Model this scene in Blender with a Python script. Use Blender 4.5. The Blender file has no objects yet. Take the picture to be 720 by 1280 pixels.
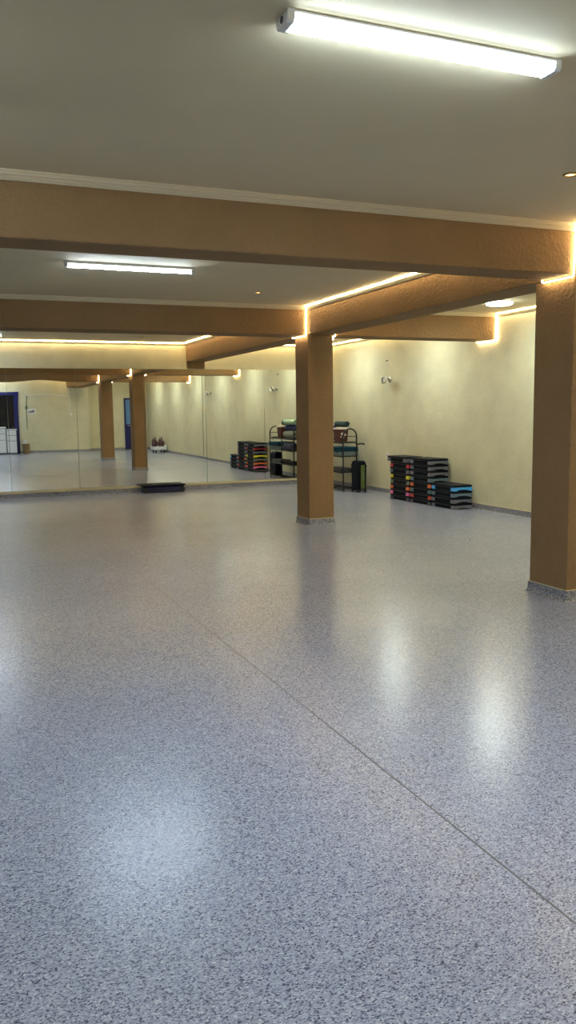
import bpy, bmesh, math, random
from mathutils import Vector, Matrix
random.seed(7)
S = bpy.context.scene
COL = S.collection

# ------------------------------------------------------------------ dimensions (metres)
XL, CW = 4.536, 0.373            # left face and width of the columns / long beam
ZC, ZS = 2.926, 2.562           # ceiling, beam soffit
XW, YM = 7.58, 15.95             # right wall, mirror plane
XLEFT, YA, YB, XA = -6.6, -0.8, -1.3, 5.10   # left wall, back walls, corner between them
B1 = (5.07, 5.40)                # cross beam nearest
B2 = (10.08, 10.51)              # cross beam further in
CAMZ = 1.55

# ------------------------------------------------------------------ materials
def mat(name):
    m = bpy.data.materials.new(name); m.use_nodes = True
    nt = m.node_tree; b = nt.nodes['Principled BSDF']
    return m, nt, b
def plain(name, c, rough=0.5, metal=0.0, spec=0.5, emit=None, es=0.0, var=0.0, vs=8.0):
    m, nt, b = mat(name)
    b.inputs['Base Color'].default_value = (*c, 1)
    b.inputs['Roughness'].default_value = rough
    b.inputs['Metallic'].default_value = metal
    b.inputs['Specular IOR Level'].default_value = spec
    if emit:
        b.inputs['Emission Color'].default_value = (*emit, 1)
        b.inputs['Emission Strength'].default_value = es
    if var > 0:
        tc = nt.nodes.new('ShaderNodeTexCoord'); n = nt.nodes.new('ShaderNodeTexNoise')
        n.inputs['Scale'].default_value = vs; n.inputs['Detail'].default_value = 4
        nt.links.new(tc.outputs['Object'], n.inputs['Vector'])
        r = nt.nodes.new('ShaderNodeValToRGB')
        r.color_ramp.elements[0].position = .3; r.color_ramp.elements[1].position = .7
        r.color_ramp.elements[0].color = (*[x*(1-var) for x in c], 1)
        r.color_ramp.elements[1].color = (*[min(1, x*(1+var)) for x in c], 1)
        nt.links.new(n.outputs['Fac'], r.inputs['Fac']); nt.links.new(r.outputs['Color'], b.inputs['Base Color'])
    return m
def stucco(name, c, strength=.6, scale=38, dist=.012, var=.06, rough=.75):
    m, nt, b = mat(name)
    b.inputs['Roughness'].default_value = rough
    b.inputs['Specular IOR Level'].default_value = .3
    tc = nt.nodes.new('ShaderNodeTexCoord')
    n1 = nt.nodes.new('ShaderNodeTexNoise'); n1.inputs['Scale'].default_value = scale; n1.inputs['Detail'].default_value = 5
    n1.inputs['Roughness'].default_value = .62
    n2 = nt.nodes.new('ShaderNodeTexNoise'); n2.inputs['Scale'].default_value = 3.2; n2.inputs['Detail'].default_value = 6
    for n in (n1, n2): nt.links.new(tc.outputs['Object'], n.inputs['Vector'])
    bu = nt.nodes.new('ShaderNodeBump'); bu.inputs['Strength'].default_value = strength; bu.inputs['Distance'].default_value = dist
    ad = nt.nodes.new('ShaderNodeMath'); ad.operation = 'ADD'
    nt.links.new(n1.outputs['Fac'], ad.inputs[0]); nt.links.new(n2.outputs['Fac'], ad.inputs[1])
    nt.links.new(ad.outputs[0], bu.inputs['Height']); nt.links.new(bu.outputs['Normal'], b.inputs['Normal'])
    r = nt.nodes.new('ShaderNodeValToRGB')
    r.color_ramp.elements[0].position = .3; r.color_ramp.elements[1].position = .7
    r.color_ramp.elements[0].color = (*[x*(1-var) for x in c], 1); r.color_ramp.elements[1].color = (*[x*(1+var) for x in c], 1)
    nt.links.new(n2.outputs['Fac'], r.inputs['Fac']); nt.links.new(r.outputs['Color'], b.inputs['Base Color'])
    return m
def floor_mat(name, scale=(170, 260, 210), k=1.0, rough=.25, spec=.75, tint=(1, 1, 1)):
    m, nt, b = mat(name); L = nt.links.new
    tc = nt.nodes.new('ShaderNodeTexCoord'); mp = nt.nodes.new('ShaderNodeMapping')
    mp.inputs['Scale'].default_value = scale
    L(tc.outputs['Object'], mp.inputs['Vector'])
    v = nt.nodes.new('ShaderNodeTexVoronoi'); v.inputs['Scale'].default_value = 1
    L(mp.outputs['Vector'], v.inputs['Vector'])
    sp = nt.nodes.new('ShaderNodeSeparateColor'); L(v.outputs['Color'], sp.inputs['Color'])
    r = nt.nodes.new('ShaderNodeValToRGB'); r.color_ramp.interpolation = 'CONSTANT'
    e = r.color_ramp.elements
    cols = [(0, (.090, .096, .140)), (.16, (.225, .24, .325)), (.34, (.34, .365, .47)), (.72, (.42, .445, .535)), (.93, (.57, .59, .65))]
    e[0].position = 0; cols = [(p, tuple(x*k*t for x, t in zip(c, tint))) for p, c in cols]
    e[0].color = (*cols[0][1], 1); e[1].position = cols[1][0]; e[1].color = (*cols[1][1], 1)
    for p, c in cols[2:]:
        q = e.new(p); q.color = (*c, 1)
    L(sp.outputs[0], r.inputs['Fac'])
    n = nt.nodes.new('ShaderNodeTexNoise'); n.inputs['Scale'].default_value = .9; n.inputs['Detail'].default_value = 5
    L(tc.outputs['Object'], n.inputs['Vector'])
    mx = nt.nodes.new('ShaderNodeMix'); mx.data_type = 'RGBA'; mx.blend_type = 'MULTIPLY'
    mr = nt.nodes.new('ShaderNodeMapRange'); mr.inputs['From Min'].default_value = .3; mr.inputs['From Max'].default_value = .7
    mr.inputs['To Min'].default_value = .93; mr.inputs['To Max'].default_value = 1.05
    L(n.outputs['Fac'], mr.inputs['Value'])
    cb = nt.nodes.new('ShaderNodeCombineColor')
    for i in range(3): L(mr.outputs['Result'], cb.inputs[i])
    mx.inputs['Factor'].default_value = 1
    L(r.outputs['Color'], mx.inputs['A']); L(cb.outputs['Color'], mx.inputs['B'])
    L(mx.outputs['Result'], b.inputs['Base Color'])
    b.inputs['Roughness'].default_value = rough
    b.inputs['Specular IOR Level'].default_value = spec
    return m

M = {}
M['floor'] = floor_mat('speckled_vinyl')
M['skirt'] = floor_mat('speckled_upstand', (120, 120, 120), .85, .5, .4, (1.0, .93, .80))
M['worn'] = plain('worn_grey_edge', (.09, .09, .10), .6)
M['seam'] = plain('seam_weld', (.125, .125, .13), .6)
M['ceil'] = plain('ceiling_paint', (.72, .61, .39), .75, spec=.3, var=.03, vs=1.5)
M['wall'] = stucco('cream_stucco', (.66, .625, .43), .45, 26, .012)
M['brown'] = stucco('brown_stucco', (.30, .18, .078), 1.0, 30, .022)
M['crown'] = plain('crown_paint', (.64, .54, .35), .6)
M['white'] = plain('white_plastic', (.75, .75, .73), .4)
M['diff'] = plain('lit_diffuser', (.9, .9, .9), .4, emit=(.66, .83, 1.0), es=62)
M['diffside'] = plain('lit_diffuser_side', (.9, .9, .9), .4, emit=(.70, .85, 1.0), es=3.5)
M['diff2'] = plain('lit_tube', (.9, .9, .9), .4, emit=(.66, .83, 1.0), es=75)
M['panel'] = plain('lit_panel', (.9, .9, .9), .4, emit=(.88, 1.0, .93), es=34)
M['panelside'] = plain('lit_panel_side', (.9, .9, .9), .4, emit=(.88, 1.0, .93), es=6)
M['led'] = plain('lit_led_strip', (.9, .85, .7), .4, emit=(1.0, .79, .46), es=17.5)
M['brass'] = plain('brass', (.55, .36, .10), .3, .9)
M['bulb'] = plain('warm_bulb', (.9, .7, .4), .4, emit=(1.0, .62, .2), es=2.2)
M['mirror'] = plain('mirror_silver', (.86, .88, .84), 0.0, 1.0)
M['gedge'] = plain('glass_edge', (.10, .17, .13), .2)
M['rail'] = plain('rail_paint', (.62, .54, .33), .5)
M['chrome'] = plain('chrome', (.72, .72, .70), .16, 1.0)
M['black'] = plain('black_plastic', (.004, .006, .011), .55, spec=.12, var=.2, vs=20)
M['blacktop'] = plain('black_ribbed_top', (.012, .014, .020), .5, spec=.25)
M['iron'] = plain('black_iron', (.012, .012, .013), .4)
M['grey'] = plain('grey_rubber', (.15, .155, .18), .6)
M['greyblue'] = plain('greyblue_rubber', (.13, .19, .24), .6)
M['teal'] = plain('teal_rubber', (.10, .19, .19), .6)
M['dgrey'] = plain('dark_grey_rubber', (.07, .07, .075), .6)
M['olive'] = plain('olive_rubber', (.17, .19, .13), .6)
M['red'] = plain('red_rubber', (.50, .03, .06), .6)
M['red2'] = plain('scarlet_rubber', (.60, .07, .05), .6)
M['orange'] = plain('orange_rubber', (.72, .16, .05), .6)
M['yellow'] = plain('yellow_rubber', (.80, .70, .04), .6)
M['pink'] = plain('pink_rubber', (.80, .16, .38), .6)
M['blue'] = plain('sky_blue_rubber', (.07, .40, .85), .5)
M['navy'] = plain('navy_vinyl', (.006, .008, .05), .35)
M['green'] = plain('green_panel', (.10, .145, .025), .5)
M['silver'] = plain('silver_metal', (.55, .55, .54), .3, .9)
M['mint'] = plain('mint_mat', (.42, .62, .44), .8)
M['sage'] = plain('sage_mat', (.22, .23, .17), .8)
M['dteal'] = plain('dark_teal_mat', (.02, .05, .055), .7)
M['tealmat'] = plain('teal_mat', (.006, .045, .075), .8, spec=.2)
M['palegrey'] = plain('pale_grey_mat', (.20, .24, .23), .8, spec=.2)
M['maroon'] = plain('maroon_fabric', (.10, .028, .020), .8, var=.3, vs=30)
M['pinkrim'] = plain('pale_pink_fabric', (.80, .68, .62), .8)
M['crimson'] = plain('crimson_mat', (.22, .02, .035), .8)
M['bluemat'] = plain('blue_mat', (.03, .05, .17), .8)
M['lime'] = plain('lime_strap', (.22, .55, .05), .6)
M['wicker'] = plain('brown_wicker', (.22, .15, .07), .8, var=.4, vs=60)
M['paper'] = plain('white_paper', (.75, .73, .70), .8)
M['bluedoor'] = plain('blue_aluminium', (.004, .006, .10), .4)
M['blueglass'] = plain('pale_blue_glazing', (.12, .26, .50), .15)
M['darkglass'] = plain('dark_glazing', (.008, .008, .010), .12)
M['counter'] = plain('white_laminate', (.80, .83, .86), .4)
M['purple'] = plain('plum_fabric', (.10, .045, .05), .8, var=.3, vs=25)
M['groove'] = plain('grey_laminate', (.34, .35, .36), .5)
M['ink'] = plain('dark_ink', (.08, .08, .10), .7)

# ------------------------------------------------------------------ mesh helpers
def new(): return bmesh.new()
def finish(name, bm, m, parent=None, loc=(0, 0, 0), smooth=False, rot=None):
    bmesh.ops.recalc_face_normals(bm, faces=bm.faces)
    me = bpy.data.meshes.new(name); bm.to_mesh(me); bm.free()
    for x in (m if isinstance(m, (list, tuple)) else [m]): me.materials.append(x)
    if smooth:
        for p in me.polygons: p.use_smooth = True
    o = bpy.data.objects.new(name, me); COL.objects.link(o); o.location = loc
    if rot: o.rotation_euler = rot
    if parent: o.parent = parent
    return o
def thing(name, label, cat, loc=(0, 0, 0), rz=0, group=None):
    o = bpy.data.objects.new(name, None); COL.objects.link(o); o.empty_display_size = .1
    o.location = loc; o.rotation_euler = (0, 0, rz); return tag(o, label, cat, group)
def tag(o, label, cat, group=None):
    o['label'] = label; o['category'] = cat
    if group: o['group'] = group
    return o
def struct(o): o['kind'] = 'structure'; return o
def box(bm, x0, x1, y0, y1, z0, z1, bev=0, seg=2, mi=0):
    r = bmesh.ops.create_cube(bm, size=1); vs = r['verts']
    bmesh.ops.scale(bm, vec=(x1-x0, y1-y0, z1-z0), verts=vs)
    bmesh.ops.translate(bm, vec=((x0+x1)/2, (y0+y1)/2, (z0+z1)/2), verts=vs)
    if mi:
        for f in {f for v in vs for f in v.link_faces}: f.material_index = mi
    if bev:
        es = list({e for v in vs for e in v.link_edges})
        bmesh.ops.bevel(bm, geom=es, offset=bev, segments=seg, affect='EDGES', profile=.5)
def prism(bm, prof, axis, a, b, mi=0):
    """profile = list of 2D points; axis 'x': (y,z) pts extruded in x; 'y': (x,z); 'z': (x,y)"""
    def P(p, t):
        return {'x': (t, p[0], p[1]), 'y': (p[0], t, p[1]), 'z': (p[0], p[1], t)}[axis]
    A = [bm.verts.new(P(p, a)) for p in prof]; B = [bm.verts.new(P(p, b)) for p in prof]
    n = len(prof); fs = []
    for i in range(n): fs.append(bm.faces.new((A[i], A[(i+1) % n], B[(i+1) % n], B[i])))
    fs.append(bm.faces.new(A)); fs.append(bm.faces.new(list(reversed(B))))
    for f in fs: f.material_index = mi
def tube(bm, pts, r, n=10, closed=False, mi=0):
    pts = [Vector(p) for p in pts]; rings = []; N = len(pts)
    up = None
    for i, p in enumerate(pts):
        a = pts[i-1] if (i or closed) else p; c = pts[(i+1) % N] if (i < N-1 or closed) else p
        t = (c-a).normalized()
        if up is None:
            up = Vector((0, 0, 1)) if abs(t.z) < .9 else Vector((1, 0, 0))
        s = t.cross(up)
        if s.length < 1e-4: s = t.cross(Vector((1, 0, 0)) if abs(t.x) < .9 else Vector((0, 1, 0)))
        s.normalize(); u = s.cross(t).normalized(); up = u
        rr = r[i] if isinstance(r, (list, tuple)) else r
        rings.append([bm.verts.new(p + rr*(math.cos(2*math.pi*k/n)*s + math.sin(2*math.pi*k/n)*u)) for k in range(n)])
    for i in range(N if closed else N-1):
        A = rings[i]; B = rings[(i+1) % N]
        for k in range(n):
            f = bm.faces.new((A[k], A[(k+1) % n], B[(k+1) % n], B[k])); f.material_index = mi
    if not closed:
        bm.faces.new(list(reversed(rings[0]))).material_index = mi; bm.faces.new(rings[-1]).material_index = mi
def lathe(bm, prof, n=32, M4=None, mi=0):
    rings = []
    vs = []
    for r, z in prof:
        if r < 1e-6: q = [bm.verts.new((0, 0, z))]
        else: q = [bm.verts.new((r*math.cos(2*math.pi*k/n), r*math.sin(2*math.pi*k/n), z)) for k in range(n)]
        rings.append(q); vs += q
    for A, B in zip(rings, rings[1:]):
        for k in range(n):
            a, b2 = A[k % len(A)], A[(k+1) % n % len(A)]; c, d = B[(k+1) % n % len(B)], B[k % len(B)]
            l = []
            for v in (a, b2, c, d):
                if v not in l: l.append(v)
            if len(l) > 2: bm.faces.new(l).material_index = mi
    for R in (rings[0], rings[-1]):
        if len(R) > 1:
            try: bm.faces.new(R).material_index = mi
            except ValueError: pass
    if M4: bmesh.ops.transform(bm, matrix=M4, verts=vs)
def round_path(pts, r=.03, k=4):
    out = [Vector(pts[0])]
    for i in range(1, len(pts)-1):
        p = Vector(pts[i]); a = (Vector(pts[i-1])-p); b = (Vector(pts[i+1])-p)
        ra = min(r, a.length*.45, b.length*.45); A = p+a.normalized()*ra; B = p+b.normalized()*ra
        for j in range(k+1):
            t = j/k; out.append((1-t)**2*A + 2*t*(1-t)*p + t*t*B)
    out.append(Vector(pts[-1])); return out

# ------------------------------------------------------------------ the room shell
bm = new(); box(bm, XLEFT-.1, XW+.12, YB-.3, YM+.3, -.12, 0); struct(finish('floor', bm, M['floor']))
bm = new(); box(bm, XLEFT-.1, XW+.12, YB-.3, YM+.3, ZC, ZC+.12); struct(finish('ceiling', bm, M['ceil']))
bm = new(); box(bm, XW, XW+.12, YB-.3, YM+.3, 0, ZC); struct(finish('wall_right', bm, M['wall']))
bm = new(); box(bm, XLEFT-.1, XLEFT, YB-.3, YM+.3, 0, ZC); struct(finish('wall_left', bm, M['wall']))
bm = new(); box(bm, XLEFT, XW, YM+.012, YM+.14, 0, ZC); struct(finish('wall_front', bm, M['wall']))
bm = new(); box(bm, XLEFT, XA, YA-.12, YA, 0, ZC); struct(finish('wall_back', bm, M['wall']))
bm = new(); box(bm, XA-.12, XA, YB, YA-.12, 0, ZC); struct(finish('wall_corner', bm, M['wall']))
bm = new(); box(bm, XA-.12, XW, YB-.12, YB, 0, ZC); struct(finish('wall_recess', bm, M['wall']))

# seams of the vinyl sheets: shallow weld beads
for i, (x, ya, yb) in enumerate(((1.674, YA+.01, YM-.03), (4.60, B1[0]+.50, B2[0]-.04), (-2.33, YA+.01, YM-.03))):
    bm = new(); prism(bm, [(x-.0042, 0), (x+.0042, 0), (x+.0037, .0005), (x-.0037, .0005)], 'y', ya, yb)
    struct(finish('trim_%d' % (i+1), bm, M['seam']))

# coved upstand of the floor along the walls
def cove(L): return [(0, 0), (.03, 0), (.014, .012), (.010, .03), (.009, .09), (0, .094)]
bm = new(); prism(bm, [(XW-d, z) for d, z in cove(0)], 'y', YB, YM); struct(finish('baseboard_right', bm, M['skirt']))
bm = new(); prism(bm, [(YM+.012-d, z) for d, z in cove(0)], 'x', XLEFT, XW-.03); struct(finish('baseboard_front', bm, M['skirt']))
bm = new(); prism(bm, [(YA+d, z) for d, z in cove(0)], 'x', XLEFT, XA+.01); struct(finish('baseboard_back', bm, M['skirt']))
bm = new(); prism(bm, [(YB+d, z) for d, z in cove(0)], 'x', XA, XW-.03); struct(finish('baseboard_recess', bm, M['skirt']))
bm = new(); prism(bm, [(XLEFT+d, z) for d, z in cove(0)], 'y', YA, YM); struct(finish('baseboard_left', bm, M['skirt']))
bm = new(); prism(bm, [(XW-.0105, .0905), (XW-.0105, .099), (XW, .099), (XW, .0905)], 'y', YB, YM); struct(finish('trim_4', bm, M['rail']))

# crown mouldings (stepped), segment by segment
PC = [(0, 0), (.058, 0), (.058, -.009), (.049, -.012), (.045, -.025), (.034, -.029), (.026, -.040), (.016, -.042), (.013, -.049), (0, -.049)]
tn = [5]
def crown_x(x0, x1, y, s):
    bm = new(); prism(bm, [(y+s*d, ZC+z) for d, z in PC], 'x', x0, x1); struct(finish('trim_%d' % tn[0], bm, M['crown'])); tn[0] += 1
def crown_y(y0, y1, x, s):
    bm = new(); prism(bm, [(x+s*d, ZC+z) for d, z in PC], 'y', y0, y1); struct(finish('trim_%d' % tn[0], bm, M['crown'])); tn[0] += 1
bays = [(YA, B1[0]), (B1[1], B2[0]), (B2[1], YM+.012)]
for i, (a, b) in enumerate(bays):
    for (x0, x1) in ((XLEFT, XL), (XL+CW, XW)):
        crown_x(x0, x1, b, -1)
        if i: crown_x(x0, x1, a, 1)
    crown_y(a, b, XL, -1); crown_y(a, b, XL+CW, 1); crown_y(a, b, XW, -1); crown_y(a, b, XLEFT, 1)
crown_x(XLEFT, XL, YA, 1)

# ------------------------------------------------------------------ beams and columns
def beam(x0, x1, y0, y1, z0, label):
    bm = new(); box(bm, x0, x1, y0, y1, z0, ZC, .006, 1)
    return tag(finish('ceiling_beam', bm, M['brown']), label, 'beam')
beam(XLEFT, XW, B1[0], B1[1], ZS, 'nearest brown stucco cross beam spanning the ceiling above the right column')
beam(XLEFT, XW, B2[0], B2[1], ZS-.006, 'second brown stucco cross beam resting on the column in the middle of the hall')
beam(XL, XL+CW, B1[1], B2[0], ZS, 'brown stucco beam running between the right column and the middle column')
beam(XL, XL+CW, B2[1], YM+.012, ZS-.004, 'brown stucco beam running from the middle column to the mirrored wall')
beam(XL, XL+CW, YA, B1[0], ZS, 'brown stucco beam on the camera side of the right column, seen in the mirror')
def column(y0, dep, label):
    t = thing('column', label, 'column', (XL, y0, 0))
    bm = new(); box(bm, 0, CW, 0, dep, 0, ZS-.007, .008, 2); finish('shaft', bm, M['brown'], t)
    # flared speckled vinyl upstand round the foot
    bm = new(); prof = [(.030, 0.0005), (.014, .014), (.009, .032), (.008, .085), (.004, .090)]
    rings = [[bm.verts.new(v) for v in ((-o, -o, z), (CW+o, -o, z), (CW+o, dep+o, z), (-o, dep+o, z))] for o, z in prof]
    for A, B in zip(rings, rings[1:]):
        for k in range(4): bm.faces.new((A[k], A[(k+1) % 4], B[(k+1) % 4], B[k]))
    bm.faces.new(rings[-1]); bm.faces.new(rings[0][::-1])
    finish('skirting', bm, M['skirt'], t)['label'] = 'grey speckled skirting'
    bm = new(); o = .0075
    for (a, b, c, d) in ((-o, CW+o, -o, .002), (-o, CW+o, dep-.002, dep+o), (-o, .002, .002, dep-.002), (CW-.002, CW+o, .002, dep-.002)):
        box(bm, a, b, c, d, .0855, .092)
    finish('skirting_edge', bm, M['rail'], t)
column(B1[0]+.004, .452, 'brown stucco column at the right edge, nearest the camera')
column(B2[0]+.004, .422, 'brown stucco column standing in the middle of the hall in front of the shelf rack')
# pilaster under the end of the long beam, visible above the mirror
bm = new(); box(bm, XL, XL+CW, YM-.004, YM+.03, 2.425, ZS-.005); tag(finish('pilaster', bm, M['brown']), 'short brown pilaster under the beam end above the mirrors', 'pilaster')

# ------------------------------------------------------------------ mirrors
ZM0, ZM1 = .143, 2.412
edges = [-3.95, -2.68, -1.42, -.15, 1.112, 2.357, 3.647, 4.907, 6.174, 7.40]
mlabels = ['far left mirror panel, outside the photo', 'mirror panel second from the far left', 'mirror panel third from the far left', 'mirror panel at the left edge showing the dark doorway',
           'mirror panel reflecting the white sign and the counter edge', 'mirror panel reflecting the farther brown column and the blue door', 'mirror panel behind the dark bar, reflecting the nearer column',
           'mirror panel reflecting the three stacks of step platforms', 'mirror panel nearest the right wall, reflecting the shelf rack']
for i, (a, b) in enumerate(zip(edges, edges[1:])):
    a += .0015; b -= .0015; nx, nz = 24, 36
    t = thing('wall_mirror', mlabels[i], 'mirror', ((a+b)/2, YM, ZM0))
    def s(x, z):
        v = .0011*max(0, 2.3-z)**2
        u = (x-a)/(b-a)
        if i == 4: v += -.0011*(1-math.cos(2*math.pi*u))*max(0, z-1.5)**2
        if i == 5: v += .006*(b-x)
        if i == 6: v += .003*(b-x)
        return min(v, .0108)
    bm = new(); G = []
    for k in range(nz+1):
        z = ZM0+(ZM1-ZM0)*k/nz
        G.append([bm.verts.new((a+(b-a)*j/nx-(a+b)/2, s(a+(b-a)*j/nx, z)-.001, z-ZM0)) for j in range(nx+1)])
    for k in range(nz):
        for j in range(nx): bm.faces.new((G[k][j], G[k][j+1], G[k+1][j+1], G[k+1][j]))
    o = finish('glass', bm, M['mirror'], t, smooth=True)
    for p in o.data.polygons:
        pass
    w = (b-a)/2; H = ZM1-ZM0
    bm = new()
    for (x0, x1, z0, z1) in ((-w, -w+.002, 0, H), (w-.002, w, 0, H), (-w, w, H-.002, H), (-w, w, 0, .002)): box(bm, x0, x1, -.0005, .0105, z0, z1)
    finish('edge', bm, M['gedge'], t)
    for fx in (.12, .5, .88):
        for z0, z1 in ((-.012, .014), (H-.014, H+.010)):
            bm = new(); box(bm, -w+2*w*fx-.011, -w+2*w*fx+.011, -.009, -.0035, z0, z1, .002, 1)
            finish('clip', bm, M['chrome'], t)
bm = new(); box(bm, XLEFT, XW-.02, YM-.012, YM+.011, .096, .138, .003, 1)
tag(finish('mirror_rail', bm, M['rail']), 'cream painted rail running along the foot of the mirrors', 'rail')

# ------------------------------------------------------------------ lights
def lit(o):
    # the lens of a light throws most of its light downwards
    for p in o.data.polygons: p.material_index = 1 if p.normal.z < -.35 else 0
    return o
def batten(x0, x1, y, label, fat=True):
    """surface-mounted linear light along x"""
    t = thing('ceiling_tube_light', label, 'ceiling light', ((x0+x1)/2, y, ZC), group='linear ceiling lights'); h = (x1-x0)/2
    if fat:
        bm = new(); box(bm, -h, h, -.052, .052, -.012, 0, .004, 1); finish('housing', bm, M['white'], t)
        bm = new(); prism(bm, [(-.050, -.012), (.050, -.012), (.047, -.030), (.036, -.040), (-.036, -.040), (-.047, -.030)], 'x', -h+.028, h-.028)
        lit(finish('diffuser', bm, [M['diffside'], M['diff']], t))
        for sx in (-1, 1):
            e0, e1 = sorted((sx*h, sx*(h-.028)))
            bm = new(); prism(bm, [(-.053, -.001), (.053, -.001), (.051, -.032), (.039, -.043), (-.039, -.043), (-.051, -.032)], 'x', e0, e1)
            cap = finish('end_cap', bm, M['white'], t)
            bm = new(); lathe(bm, [(0, 0), (.012, 0), (.012, .003), (0, .003)], 14, Matrix.Translation((sx*h, 0, -.020)) @ Matrix.Rotation(sx*math.pi/2, 4, 'Y'))
            finish('knockout', bm, M['dgrey'], cap)
    else:
        bm = new(); box(bm, -h, h, -.020, .020, -.024, 0, .003, 1); finish('housing', bm, M['white'], t)
        bm = new(); tube(bm, [(-h+.03, 0, -.042), (h-.03, 0, -.042)], .0165, 16); lit(finish('tube', bm, [M['diffside'], M['diff2']], t, smooth=True))
        for sx in (-1, 1):
            e0, e1 = sorted((sx*h, sx*(h-.03)))
            bm = new(); box(bm, e0, e1, -.021, .021, -.061, -.023, .004, 1); finish('lamp_holder', bm, M['white'], t)
    return t
batten(1.175, 2.36, 2.80, 'large glowing batten light with white end caps on the ceiling nearest the camera')
batten(1.09, 2.30, 7.74, 'slim glowing tube light on the ceiling between the two cross beams', False)
batten(-.20, 1.02, 14.7, 'slim tube light at the left edge beyond the second cross beam', False)
for x, yy, lb in ((1.75, -.15, 'added fill batten on the ceiling behind the camera'), (-.52, 3.9, 'batten light just left of view nearest the camera'), (-3.6, 7.7, 'batten light left of view between the cross beams'), (-4.2, 12.8, 'batten light left of view near the mirrors')):  # first one is an unseen batten added to brighten floor and columns
    batten(x-.63, x+.63, yy, lb, False)
def panel(x, y, label):
    t = thing('round_ceiling_light', label, 'ceiling light', (x, y, ZC), group='round ceiling lights')
    bm = new(); lathe(bm, [(0, 0), (.165, 0), (.172, -.006), (.172, -.012), (0, -.012)], 40); finish('rim', bm, M['white'], t)
    bm = new(); lathe(bm, [(0, -.012), (.166, -.012), (.168, -.030), (.155, -.040), (0, -.041)], 40); lit(finish('diffuser', bm, [M['panelside'], M['panel']], t))
panel(6.75, 8.93, 'round glowing panel light on the ceiling beside the right column')
panel(6.75, 11.6, 'round panel light on the right aisle ceiling above the step stacks, hidden by the beam')
panel(6.75, 14.2, 'round panel light on the right aisle ceiling above the shelf rack')
panel(6.75, 6.3, 'round panel light on the right aisle ceiling behind the right column')
panel(6.75, 3.6, 'round panel light on the right aisle ceiling, right of view')
panel(6.7, .9, 'round panel light on the right aisle ceiling near the blue door')
def spot(x, y, label):
    t = thing('downlight', label, 'downlight', (x, y, ZC), group='small recessed downlights')
    bm = new(); lathe(bm, [(.045, -.0005), (.045, -.005), (.036, -.009), (.031, -.004), (.031, -.0005)], 28); finish('ring', bm, M['brass'], t, smooth=True)
    bm = new(); lathe(bm, [(0, -.0062), (.018, -.0055), (.030, -.002), (.030, -.0008), (0, -.0008)], 28); finish('bulb', bm, M['bulb'], t, smooth=True)
spot(3.53, 4.01, 'small brass downlight in the ceiling at the right edge nearest the camera')
spot(3.46, 9.07, 'small brass downlight in the ceiling just before the second cross beam')
spot(3.42, 14.95, 'small brass downlight in the ceiling close to the mirrored wall')

# LED rope along the crowns, dropping round each cross beam
def led(x, s, x0pts, ybays, label):
    z = ZC-.012; o = x+s*.066; q = x+s*.028
    pts = list(x0pts)
    for (y0, y1) in ybays:
        pts += [(o, y1+.066, z), (q, y1+.07, z-.006), (q, y1+.016, z-.05), (q, y1+.016, ZS-.018), (q, y0-.016, ZS-.018), (q, y0-.016, z-.05), (q, y0-.07, z-.006), (o, y0-.066, z)]
    pts.append((o, YA+.1, z))
    bm = new(); tube(bm, round_path(pts, .02, 3), .0048, 6); tag(finish('led_strip', bm, M['led'], smooth=True), label, 'LED strip', 'warm LED strips')
C2 = [(B2[0], B2[1]), (B1[0], B1[1])]
C1 = C2
led(XL, -1, [(XLEFT+.1, YM-.056, ZC-.012), (XL-.066, YM-.056, ZC-.012)], C1, 'warm LED strip along the mirrored wall and the left side of the long beam')
led(XL+CW, 1, [(XL+CW+.066, YM-.056, ZC-.012)], C1, 'warm LED strip along the right side of the long beam')
led(XW, -1, [(XL+CW+.1, YM-.060, ZC-.013), (XW-.066, YM-.060, ZC-.013)], C2, 'warm LED strip along the top of the right wall, stepping under the cross beams')
bm = new(); tube(bm, [(XLEFT+.1, YA+.066, ZC-.012), (XL-.1, YA+.066, ZC-.012)], .006, 6)
tag(finish('led_strip', bm, M['led'], smooth=True), 'warm LED strip above the wall with the sign, seen in the mirror', 'LED strip', 'warm LED strips')

# ------------------------------------------------------------------ step platforms
SL, SD, SH = .62, .345, .0945
def step_parts():
    deck = new()
    # rounded deck with a lip and a slightly narrower skirt
    box(deck, 0, SD, 0, SL, .060, SH-.006, .010, 2)
    box(deck, .012, SD-.012, .085, SL-.085, .004, .066, .004, 1)
    top = new(); box(top, .012, SD-.012, .012, SL-.012, SH-.0065, SH-.0012, .002, 1)
    for k in range(9): box(top, .03+k*.033, .036+k*.033, .02, SL-.02, SH-.0015, SH-.0006)
    feet = []
    prof = [(.0, .0), (.055, .0), (.085, .016), (.17, .021), (.26, .016), (.29, .0), (SD, .0), (SD, .030), (SD-.012, .058), (.012, .058), (0, .030)]
    for y0, y1 in ((.0, .088), (SL-.088, SL)):
        f = new(); prism(f, prof, 'y', y0, y1); feet.append(f)
    lip = new(); box(lip, .004, .012, .09, SL-.09, .0555, .0600)
    return deck, top, feet, lip
def mk(bm, n):
    bmesh.ops.recalc_face_normals(bm, faces=bm.faces)
    me = bpy.data.meshes.new(n); bm.to_mesh(me); bm.free(); return me
dk, tp, ft, lp = step_parts()
me_deck, me_top, me_lip = mk(dk, 'deck'), mk(tp, 'ribbed_top'), mk(lp, 'worn_edge')
me_feet = [mk(f, 'end_foot') for f in ft]
me_deck.materials.append(M['black']); me_top.materials.append(M['blacktop']); me_lip.materials.append(M['worn'])
foot_cache = {}
def child(me, n, parent, label=None):
    o = bpy.data.objects.new(n, me); COL.objects.link(o); o.parent = parent
    if label: o['label'] = label
    return o
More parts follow.
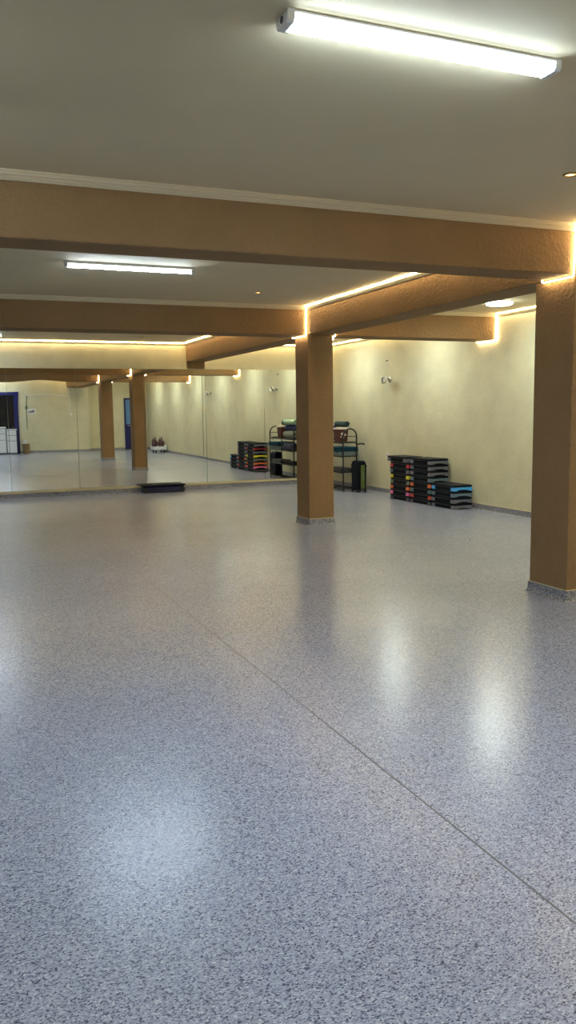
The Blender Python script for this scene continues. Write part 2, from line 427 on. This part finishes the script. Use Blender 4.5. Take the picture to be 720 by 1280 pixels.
def step(x, y, z, col, label, rz=0.):
    t = thing('step_platform', label, 'step platform', (x, y, z), rz, 'stacked step platforms')
    child(me_deck, 'deck', t); child(me_top, 'ribbed_top', t); child(me_lip, 'worn_edge', t)
    for j, mf in enumerate(me_feet):
        key = (j, col)
        if key not in foot_cache:
            c = mf.copy(); c.materials.append(M[col]); foot_cache[key] = c
        child(foot_cache[key], 'end_foot', t, NM[col] + ' end foot')
NM = dict(grey='grey', red='red', yellow='yellow', olive='olive grey', orange='orange', pink='pink', dgrey='dark grey', greyblue='blue grey', teal='teal grey', red2='red', blue='bright blue')
s1 = [('dgrey', 'bottom black step platform of the far stack, under the pink one'), ('pink', 'black step platform with pink end feet in the far stack'), ('orange', 'black step platform with orange end feet in the far stack beside the rack'),
      ('olive', 'black step platform with olive grey feet between the yellow and orange ones'), ('yellow', 'black step platform with yellow end feet in the far stack'),
      ('grey', 'black step platform with grey feet between the red and yellow ones'), ('red', 'black step platform with red end feet near the top of the far stack'), ('grey', 'topmost black step platform of the far stack, sticking out toward the rack')]
s2 = [('dgrey', 'bottom black step platform of the middle stack'), ('red2', 'black step platform with red end feet low in the middle stack'), ('teal', 'black step platform with teal grey feet between red and orange ones'),
      ('orange', 'black step platform with orange end feet in the middle stack'), ('greyblue', 'black step platform with blue grey feet just above the orange one in the middle stack'),
      ('grey', 'black grey-footed step platform third from the top of the middle stack'), ('grey', 'black grey-footed step platform second from the top of the middle stack'), ('grey', 'topmost black step platform of the middle tall stack')]
s3 = [('grey', 'bottom step platform of the low stack nearest the camera'), ('grey', 'second step platform from the floor in the low stack of four'), ('greyblue', 'blue grey footed step platform under the bright blue one'),
      ('blue', 'black step platform with bright blue end feet on top of the low stack')]
jit = lambda a: random.uniform(-a, a)
for k, (c, l) in enumerate(s1): step(7.205+jit(.006), 11.915+jit(.006)+(.09 if k == 7 else 0), k*SH, c, l, jit(.006))
for k, (c, l) in enumerate(s2): step(7.205+jit(.006), 11.245+jit(.006), k*SH, c, l, jit(.006))
for k, (c, l) in enumerate(s3): step(7.215+jit(.006), 10.60+jit(.006), k*SH, c, l, jit(.006))

# ------------------------------------------------------------------ shelf rack with its load
RX0, RX1, RY0, RY1 = 7.04, 7.33, 14.05, 15.45
RW, RL = RX1-RX0, RY1-RY0
t = thing('shelf_rack', 'black iron shelf rack with arched ends behind the middle column', 'rack', (RX0, RY0, 0))
for y in (0, RL):
    bm = new(); pts = [(0, y, 0), (0, y, 1.06)]
    for k in range(1, 12):
        a = math.pi*k/12; pts.append((RW/2-RW/2*math.cos(a), y, 1.06+RW/2*math.sin(a)))
    pts += [(RW, y, 1.06), (RW, y, 0)]
    tube(bm, pts, .014, 10); f = finish('end_frame', bm, M['iron'], t, smooth=True)
    for z in (.955, 1.06):
        bm = new(); tube(bm, [(0, y, z), (RW, y, z)], .007, 8); finish('cross_bar', bm, M['iron'], f, smooth=True)
for z in (.05, .36, .67, .93):
    bm = new()
    for x in (0, RW): tube(bm, [(x, 0, z), (x, RL, z)], .0105, 8)
    for k in range(13): tube(bm, [(0, RL*(k+.5)/13, z), (RW, RL*(k+.5)/13, z)], .005, 6)
    finish('shelf', bm, M['iron'], t, smooth=True)
bm = new(); tube(bm, [(0, RL*.5, 0), (0, RL*.5, .93)], .009, 8); finish('middle_post', bm, M['iron'], t, smooth=True)

def roll(loc, L, r, m, label, axis='y', rz=0, turns=3, strap=None):
    t = thing('rolled_mat', label, 'exercise mat', loc, rz, 'mats on the shelf rack')
    bm = new(); n = 24*turns; th = r/(turns+1.2); prof = []
    for k in range(n+1):
        a = 2*math.pi*k/24; rr = r-th*(k/24)*.92; prof.append((rr*math.cos(a), rr*math.sin(a)))
    inner = [( (math.hypot(*p)-th*.8)*math.cos(math.atan2(p[1], p[0])), (math.hypot(*p)-th*.8)*math.sin(math.atan2(p[1], p[0]))) for p in prof]
    A0 = [bm.verts.new((p[0], -L/2, p[1]+r)) for p in prof]; A1 = [bm.verts.new((p[0], L/2, p[1]+r)) for p in prof]
    I0 = [bm.verts.new((p[0], -L/2, p[1]+r)) for p in inner]; I1 = [bm.verts.new((p[0], L/2, p[1]+r)) for p in inner]
    for k in range(n):
        bm.faces.new((A0[k], A0[k+1], A1[k+1], A1[k])); bm.faces.new((I0[k], I1[k], I1[k+1], I0[k+1]))
        bm.faces.new((A0[k], I0[k], I0[k+1], A0[k+1])); bm.faces.new((A1[k], A1[k+1], I1[k+1], I1[k]))
    bm.faces.new((A0[0], A1[0], I1[0], I0[0])); bm.faces.new((A0[-1], I0[-1], I1[-1], A1[-1]))
    finish('mat', bm, m, t)
    if strap:
        bm = new()
        for yy in (-L*.28, L*.28):
            pts = [((r+.003)*math.cos(2*math.pi*k/24), yy, r+(r+.003)*math.sin(2*math.pi*k/24)) for k in range(24)]
            tube(bm, pts, .006, 6, True)
        finish('strap', bm, strap, t)
    return t
ZT = .943
roll((7.14, 15.10, ZT), .66, .085, M['sage'], 'thick sage grey rolled mat under the mint roll on the rack, seen in the mirror')
roll((7.30, 15.10, ZT), .66, .075, M['crimson'], 'crimson rolled mat at the back of the top shelf beside the sage roll')
roll((7.19, 15.10, ZT+.158), .66, .08, M['bluemat'], 'blue rolled mat stacked on the sage and crimson rolls')
roll((7.12, 15.12, ZT+.303), .62, .065, M['mint'], 'pale mint green rolled mat on top of the rack, seen in the mirror')
roll((7.27, 14.56, ZT+.2785), .46, .062, M['dteal'], 'dark teal rolled mat lying above the maroon basket, right of the middle column')
# basket with rim
t = thing('fabric_basket', 'maroon patterned basket with a pale pink rim on the top shelf of the rack', 'basket', (7.20, 14.46, ZT))
bm = new()
prof = [(.085, .10, 0), (.10, .125, .255), (.094, .118, .255), (.08, .094, .008)]
rr = [[bm.verts.new(v) for v in ((-a, -b, z), (a, -b, z), (a, b, z), (-a, b, z))] for a, b, z in prof]
for A, B in zip(rr, rr[1:]):
    for k in range(4): bm.faces.new((A[k], A[(k+1) % 4], B[(k+1) % 4], B[k]))
bm.faces.new(rr[0][::-1]); bm.faces.new(rr[-1])
finish('body', bm, M['maroon'], t)
bm = new()
for (a, b, c, d) in ((-.108, .108, -.134, -.119), (-.108, .108, .119, .134), (-.108, -.096, -.119, .119), (.096, .108, -.119, .119)): box(bm, a, b, c, d, .245, .278, .004, 1)
finish('rim', bm, M['pinkrim'], t)['label'] = 'pale pink rim'
bm = new()
for (x, z, r) in ((-.03, .16, .03), (.035, .14, .022), (.0, .09, .02), (-.055, .1, .015)):
    lathe(bm, [(0, 0), (r, 0), (r*.8, .003), (0, .004)], 12, Matrix.Translation((x, -.100-z*.098, z)) @ Matrix.Rotation(math.pi/2, 4, 'X'))
finish('pattern_patch', bm, M['pinkrim'], t)['label'] = 'pale printed blotches'
# folded mats lying on the second shelf
def folded(loc, w, l, h, m, label, n=2, g='mats on the shelf rack'):
    t = thing('folded_mat', label, 'exercise mat', loc, 0, g); hh = h/n
    for k in range(n):
        bm = new(); box(bm, 0, w-.01*(k % 2), .0+.008*k, l, k*hh+.001, (k+1)*hh-.001, min(.012, hh*.35), 3); finish('fold', bm, m, t, smooth=False)
    bm = new(); prof = []
    for k in range(9):
        a = -math.pi/2+math.pi*k/8; prof.append((l-.004+.5*h*.7*math.cos(a), h/2+.5*(h-.006)*math.sin(a)))
    prism(bm, prof, 'x', .004, w-.012); finish('spine', bm, m, t)
    return t
folded((6.99, 14.10, .682), .42, .57, .085, M['palegrey'], 'pale grey folded mat on the middle shelf right of the column')
folded((6.97, 14.10, .768), .44, .56, .085, M['tealmat'], 'teal folded mat lying over the pale grey one right of the column')
folded((7.03, 14.12, .372), .27, .55, .075, M['dgrey'], 'dark grey folded mat on the lower shelf of the rack')
roll((7.11, 15.10, .680), .6, .085, M['navy'], 'navy rolled mat on the middle shelf, seen in the mirror', strap=M['grey'])
roll((7.262, 15.10, .680), .6, .06, M['purple'], 'plum rolled mat behind the navy one on the middle shelf')
folded((7.05, 14.85, .372), .25, .5, .06, M['black'], 'black folded mat at the mirror end of the lower shelf')

# trolley case in front of the rack
t = thing('trolley_case', 'black trolley case with a green front panel standing before the rack', 'suitcase', (7.185, 13.70, 0))
W, D, H = .175, .30, .60
bm = new(); sh = [(0, .05), (.012, .035), (W-.012, .035), (W, .05)]
for k in range(7): sh.append((W-.055+.055*math.cos(math.pi/2*k/6), H-.075+.075*math.sin(math.pi/2*k/6)))
for k in range(7): sh.append((.055-.055*math.sin(math.pi/2*k/6), H-.075+.075*math.cos(math.pi/2*k/6)))
prism(bm, sh, 'y', 0, D)
bmesh.ops.bevel(bm, geom=[e for e in bm.edges if abs(e.verts[0].co.y-e.verts[1].co.y) < 1e-5], offset=.022, segments=3, affect='EDGES')
finish('body', bm, M['black'], t)
bm = new(); box(bm, .050, W-.038, -.010, .02, .075, H-.075, .0145, 3); fp = finish('front_panel', bm, M['green'], t); fp['label'] = 'green front panel'
bm = new()
for k in range(6): box(bm, .083, .106, -.0125, -.009, .235+k*.026, .253+k*.026, .003, 1)
finish('emblem', bm, M['palegrey'], fp)['label'] = 'pale vertical lettering, unreadable'
bm = new(); box(bm, .050, W-.038, -.006, .02, .045, .068, .004, 1); finish('bumper', bm, M['dgrey'], t)
for x in (.045, W-.045):
    bm = new(); tube(bm, [(x, .07, H-.02), (x, .07, .90)], .008, 8); finish('handle_rail', bm, M['silver'], t, smooth=True)
bm = new(); tube(bm, round_path([(.018, .07, .895), (.022, .07, .925), (W-.022, .07, .925), (W-.018, .07, .895)], .03, 4), .015, 10); finish('handle_grip', bm, M['iron'], t, smooth=True)
for x in (.012, W-.012):
    for y in (.04, D-.045):
        bm = new(); lathe(bm, [(0, -.012), (.030, -.012), (.034, -.006), (.034, .006), (.030, .012), (0, .012)], 20, Matrix.Translation((x, y, .0345)) @ Matrix.Rotation(math.pi/2, 4, 'Y')); finish('wheel', bm, M['iron'], t)

# ------------------------------------------------------------------ dark bar lying at the foot of the mirrors
t = thing('floor_bar', 'long dark navy bar lying against the foot of the mirrors', 'bar', (3.515, YM-.24, 0))
BLn = .85
bm = new(); prism(bm, [(.0, .012), (.19, .012), (.19, .135), (.03, .135), (.0, .11)], 'x', .02, BLn-.02); finish('body', bm, M['navy'], t)
bm = new(); prism(bm, [(-.02, .132), (.20, .135), (.20, .155), (-.005, .155), (-.02, .147)], 'x', -.015, BLn+.01); finish('top_board', bm, M['black'], t)
for x in (.045, BLn-.045):
    bm = new(); lathe(bm, [(0, -.02), (.032, -.02), (.038, -.012), (.038, .012), (.032, .02), (0, .02)], 24, Matrix.Translation((x, -.012, .056)) @ Matrix.Rotation(math.pi/2, 4, 'X'))
    finish('end_knob', bm, M['iron'], t)
for x in (.06, BLn-.06):
    bm = new(); box(bm, x-.03, x+.03, .02, .17, 0, .013, .003, 1); finish('foot', bm, M['iron'], t)

# ------------------------------------------------------------------ right wall fittings
def sconce(y, z, label):
    t = thing('wall_sconce', label, 'wall light', (XW, y, z), 0, 'chrome sconces')
    RY = Matrix.Rotation(-math.pi/2, 4, 'Y')
    bm = new(); lathe(bm, [(0, 0), (.055, 0), (.055, .010), (.040, .020), (0, .022)], 28, RY); finish('back_plate', bm, M['chrome'], t, smooth=True)
    bm = new(); tube(bm, round_path([(-.02, 0, 0), (-.07, 0, 0), (-.09, 0, -.02), (-.09, .0, -.05)], .03, 4), .008, 8); finish('arm', bm, M['chrome'], t, smooth=True)
    bm = new(); Mx = Matrix.Translation((-.12, .03, -.01)) @ Matrix.Rotation(math.radians(28), 4, 'X') @ Matrix.Rotation(math.radians(-25), 4, 'Y')
    lathe(bm, [(.0, .085), (.022, .08), (.034, .05), (.042, 0), (.046, -.05), (.043, -.05), (.038, 0), (.030, .048), (.0, .075)], 24, Mx); finish('shade', bm, M['chrome'], t, smooth=True)
    bm = new(); Mx = Matrix.Translation((-.10, -.07, -.015)) @ Matrix.Rotation(math.radians(-60), 4, 'Y') @ Matrix.Rotation(math.radians(-15), 4, 'X')
    lathe(bm, [(0, .0), (.03, .004), (.058, .022), (.066, .042), (.062, .042), (.054, .026), (.028, .009), (0, .006)], 28, Mx); finish('dish', bm, M['white'], t, smooth=True)
sconce(13.20, 2.105, 'small chrome wall sconce high on the cream wall left of the step stacks')
sconce(7.85, 2.13, 'chrome wall sconce further along the right wall, seen only in the mirror')
for z, n, m in ((2.385, 'pale', 'white'), (2.44, 'dark', 'dgrey')):
    t = tag(finish('wall_hook', (lambda b: (tube(b, round_path([(0, 0, .01), (-.018, 0, .01), (-.03, 0, -.006), (-.036, 0, .010)], .01, 3), .006, 8), lathe(b, [(0, 0), (.016, 0), (.014, .005), (0, .006)], 16, Matrix.Translation((0, 0, .01)) @ Matrix.Rotation(-math.pi/2, 4, 'Y')), b)[-1])(new()), M[m], None, (XW, 13.29, z), True), '%s hook on the cream wall above the sconce' % n, 'hook')
def outlet(y, z, label):
    t = thing('wall_socket', label, 'socket', (XW, y, z))
    bm = new(); box(bm, -.010, 0, -.042, .042, -.042, .042, .005, 2); p = finish('plate', bm, M['white'], t)
    bm = new(); lathe(bm, [(0, 0), (.020, 0), (.020, .0012), (0, .0012)], 20, Matrix.Translation((-.0100, 0, 0)) @ Matrix.Rotation(-math.pi/2, 4, 'Y')); finish('socket_well', bm, M['grey'], t)
outlet(13.27, .71, 'small white socket on the right wall just left of the stacks')
# cable run with switch, seen in the mirror
t = thing('cable_run', 'thin vertical cable with a small box on the right wall, seen in the mirror', 'cable', (XW, 6.75, 0))
bm = new(); tube(bm, [(-.008, 0, .11), (-.008, 0, 2.80)], .007, 6); finish('cable', bm, M['palegrey'], t)
bm = new(); box(bm, -.03, 0, -.04, .04, 1.60, 1.70, .006, 2); finish('switch_box', bm, M['rail'], t)

# ------------------------------------------------------------------ back of the room, seen in the mirrors
t = thing('reception_counter', 'white panelled counter before the dark doorway, seen in the mirror', 'counter', (0.9, YA+.02, 0))
bm = new(); box(bm, 0, 1.25, 0, .52, .05, 1.02, .006, 1); finish('body', bm, M['groove'], t)
bm = new(); box(bm, 1.255, 1.62, .02, .50, .05, .94, .006, 1); finish('end_module', bm, M['groove'], t)
bm = new(); box(bm, -.02, 1.26, -.01, .56, 1.02, 1.055, .006, 1); box(bm, 1.262, 1.64, .0, .54, .94, .972, .006, 1); finish('top', bm, M['counter'], t)
for x0, x1, dy, zs in ((.03, 1.22, .52, (.06, .56, .80)), (1.275, 1.60, .50, (.06, .52, .73))):
    for z0, z1 in zip(zs, zs[1:]+(1.0 if dy > .51 else .93,)):
        bm = new(); box(bm, x0, x1, dy, dy+.016, z0+.012, z1-.012, .004, 1); finish('front_panel', bm, M['counter'], t)
bm = new(); box(bm, .02, 1.60, .03, .48, 0, .05); finish('plinth', bm, M['grey'], t)
bm = new(); lathe(bm, [(0, 0), (.035, 0), (.04, .05), (.03, .09), (0, .10)], 20)
tag(finish('black_pot', bm, M['iron'], None, (2.44, YA+.3, .972), True), 'small black pot on the end of the white counter, seen in the mirror', 'pot')
# dark doorway with blue frame
bm = new(); box(bm, .9, 2.50, YA, YA+.03, 0, 2.28); struct(finish('door_1', bm, M['darkglass']))
d1 = bpy.data.objects['door_1']
bm = new()
for (a, b, z0, z1) in ((.78, .9, 0, 2.40), (2.50, 2.66, 0, 2.40), (.9, 2.50, 2.28, 2.40)): box(bm, a, b, YA, YA+.06, z0, z1, .006, 1)
finish('frame', bm, M['bluedoor'], d1)
# blue door in the recess
bm = new(); box(bm, 6.62, 7.42, YB, YB+.045, .02, .98, .004, 1); struct(finish('door_2', bm, M['bluedoor'])); d2 = bpy.data.objects['door_2']
bm = new()
for (a, b, z0, z1) in ((6.56, 6.62, 0, 2.15), (7.42, 7.48, 0, 2.15), (6.62, 7.42, 2.07, 2.15), (6.62, 7.42, .98, 1.06)): box(bm, a, b, YB, YB+.06, z0, z1, .005, 1)
finish('frame', bm, M['bluedoor'], d2)
bm = new(); box(bm, 6.62, 7.42, YB+.012, YB+.024, 1.06, 2.06); finish('pane', bm, M['blueglass'], d2)
bm = new(); tube(bm, round_path([(6.68, YB+.045, 1.0), (6.68, YB+.09, 1.0), (6.80, YB+.09, 1.0)], .02, 3), .009, 8); finish('handle', bm, M['silver'], d2)
# wicker bin with crumpled paper
t = thing('waste_basket', 'brown wicker bin beside the white counter, seen in the mirror', 'bin', (2.85, YA+.30, 0))
bm = new(); lathe(bm, [(0, .0), (.10, 0), (.115, .02), (.135, .36), (.138, .37), (.128, .37), (.11, .03), (0, .02)], 20); finish('body', bm, M['wicker'], t)
bm = new(); lathe(bm, [(.132, .362), (.144, .366), (.144, .384), (.132, .386)], 24); finish('rim', bm, M['wicker'], t)
bm = new(); bmesh.ops.create_icosphere(bm, subdivisions=3, radius=.085)
for v in bm.verts: v.co *= 1+random.uniform(-.16, .16); v.co.z *= 1.25
tag(finish('paper_bundle', bm, M['paper'], None, (2.83, YA+.30, .42)), 'crumpled white paper sticking out of the wicker bin', 'paper')
# sign plate with dark illegible marks
t = thing('wall_sign', 'white plaque with dark marks on the back wall, seen in the mirror', 'sign', (3.14, YA, 1.63))
bm = new(); box(bm, -.16, .16, 0, .014, -.10, .10, .004, 1); finish('plate', bm, M['white'], t)
bm = new()
for (x, z, w, h) in ((-.10, -.02, .05, .03), (-.04, -.01, .05, .05), (.02, .0, .05, .06), (.075, .01, .045, .08), (-.01, -.045, .18, .012)): box(bm, x-w/2, x+w/2, .0135, .016, z-h/2, z+h/2, .003, 1)
finish('marks', bm, M['ink'], t)['label'] = 'dark unreadable marks'
# white cable trunking and dark cable
t = thing('cable_trunking', 'white cable trunking turning down to a round box, seen in the mirror', 'trunking', (4.57, YA, 0))
bm = new(); box(bm, -1.66, .05, 0, .018, 2.225, 2.25, .003, 1); finish('horizontal_run', bm, M['white'], t)
bm = new(); box(bm, .02, .045, 0, .018, 1.54, 2.86, .003, 1); finish('drop', bm, M['white'], t)
bm = new(); lathe(bm, [(0, 0), (.055, 0), (.055, .03), (.04, .045), (0, .048)], 24, Matrix.Translation((.033, 0, 1.50)) @ Matrix.Rotation(-math.pi/2, 4, 'X')); finish('round_box', bm, M['white'], t, smooth=True)
t = thing('hanging_cable', 'dark cable hanging down the back wall above the bin, seen in the mirror', 'cable', (2.96, YA, 0))
bm = new(); tube(bm, [(0, .012, .95), (.004, .012, 1.4), (-.003, .012, 1.9), (.01, .012, 2.22)], .009, 8); finish('cable', bm, M['iron'], t)
bm = new(); box(bm, -.05, .04, 0, .035, 1.72, 1.84, .005, 1); finish('junction_box', bm, M['olive'], t)

# low white cart carrying plum bags by the right wall (mirror only)
t = thing('storage_cart', 'low white cart on black wheels at the far right wall, seen in the mirror', 'cart', (7.06, 1.55, 0))
bm = new()
prism(bm, [(0, .12), (.44, .12), (.46, .30), (.42, .30), (.40, .16), (.04, .16), (.02, .24), (-.02, .24)], 'y', 0, .60); finish('tray', bm, M['counter'], t)
bm = new()
for y0 in (0, .585): box(bm, .02, .42, y0, y0+.015, .14, .25, .003, 1)
finish('side', bm, M['counter'], t)
for x in (.07, .37):
    for y in (.08, .52):
        bm = new(); lathe(bm, [(0, -.02), (.05, -.02), (.058, -.012), (.058, .012), (.05, .02), (0, .02)], 20, Matrix.Translation((x, y, .0585)) @ Matrix.Rotation(math.pi/2, 4, 'Y')); finish('wheel', bm, M['iron'], t)
for i, (x, y, rx, lb) in enumerate(((7.17, 1.72, .115, 'plum cloth bag on the left of the white cart, seen in the mirror'), (7.36, 1.94, .12, 'plum cloth bag on the right of the white cart, seen in the mirror'))):
    t = thing('cloth_bag', lb, 'bag', (x, y, .161))
    bm = new(); bmesh.ops.create_icosphere(bm, subdivisions=3, radius=1)
    for v in bm.verts:
        k = 1+.10*math.sin(7*v.co.x+3*v.co.y)+.05*math.sin(13*v.co.z+i)
        v.co = Vector((v.co.x*rx*k, v.co.y*rx*k, max(0, (v.co.z+.92)*.20*k)))
    finish('body', bm, M['purple'], t, smooth=True)
    bm = new(); tube(bm, [(-.05, 0, .36), (-.045, 0, .41), (0, 0, .44), (.045, 0, .41), (.05, 0, .36)], .010, 8); finish('handle', bm, M['purple'], t, smooth=True)

# ------------------------------------------------------------------ world, camera, view
w = bpy.data.worlds.new('world'); S.world = w; w.use_nodes = True
w.node_tree.nodes['Background'].inputs[0].default_value = (.02, .02, .022, 1); w.node_tree.nodes['Background'].inputs[1].default_value = .3
yaw, pi_, ro, F = .3962, .1224, -.0144, 1020.97
f = Vector((math.sin(yaw)*math.cos(pi_), math.cos(yaw)*math.cos(pi_), -math.sin(pi_)))
r = Vector((math.cos(yaw), -math.sin(yaw), 0)); u = r.cross(f)
r2 = r*math.cos(ro)+u*math.sin(ro); u2 = -r*math.sin(ro)+u*math.cos(ro)
cd = bpy.data.cameras.new('camera'); cam = bpy.data.objects.new('camera', cd); COL.objects.link(cam)
cd.sensor_fit = 'VERTICAL'; cd.sensor_height = 36; cd.lens = F/1280*36; cd.clip_start = .05; cd.clip_end = 100
cam.matrix_world = Matrix(((r2.x, u2.x, -f.x, 0), (r2.y, u2.y, -f.y, 0), (r2.z, u2.z, -f.z, CAMZ), (0, 0, 0, 1)))
S.camera = cam
S.view_settings.view_transform = 'Standard'; S.view_settings.look = 'None'; S.view_settings.gamma = 1
S.view_settings.use_curve_mapping = False; S.view_settings.exposure = 1.27
S.cycles.sample_clamp_indirect = 5.0
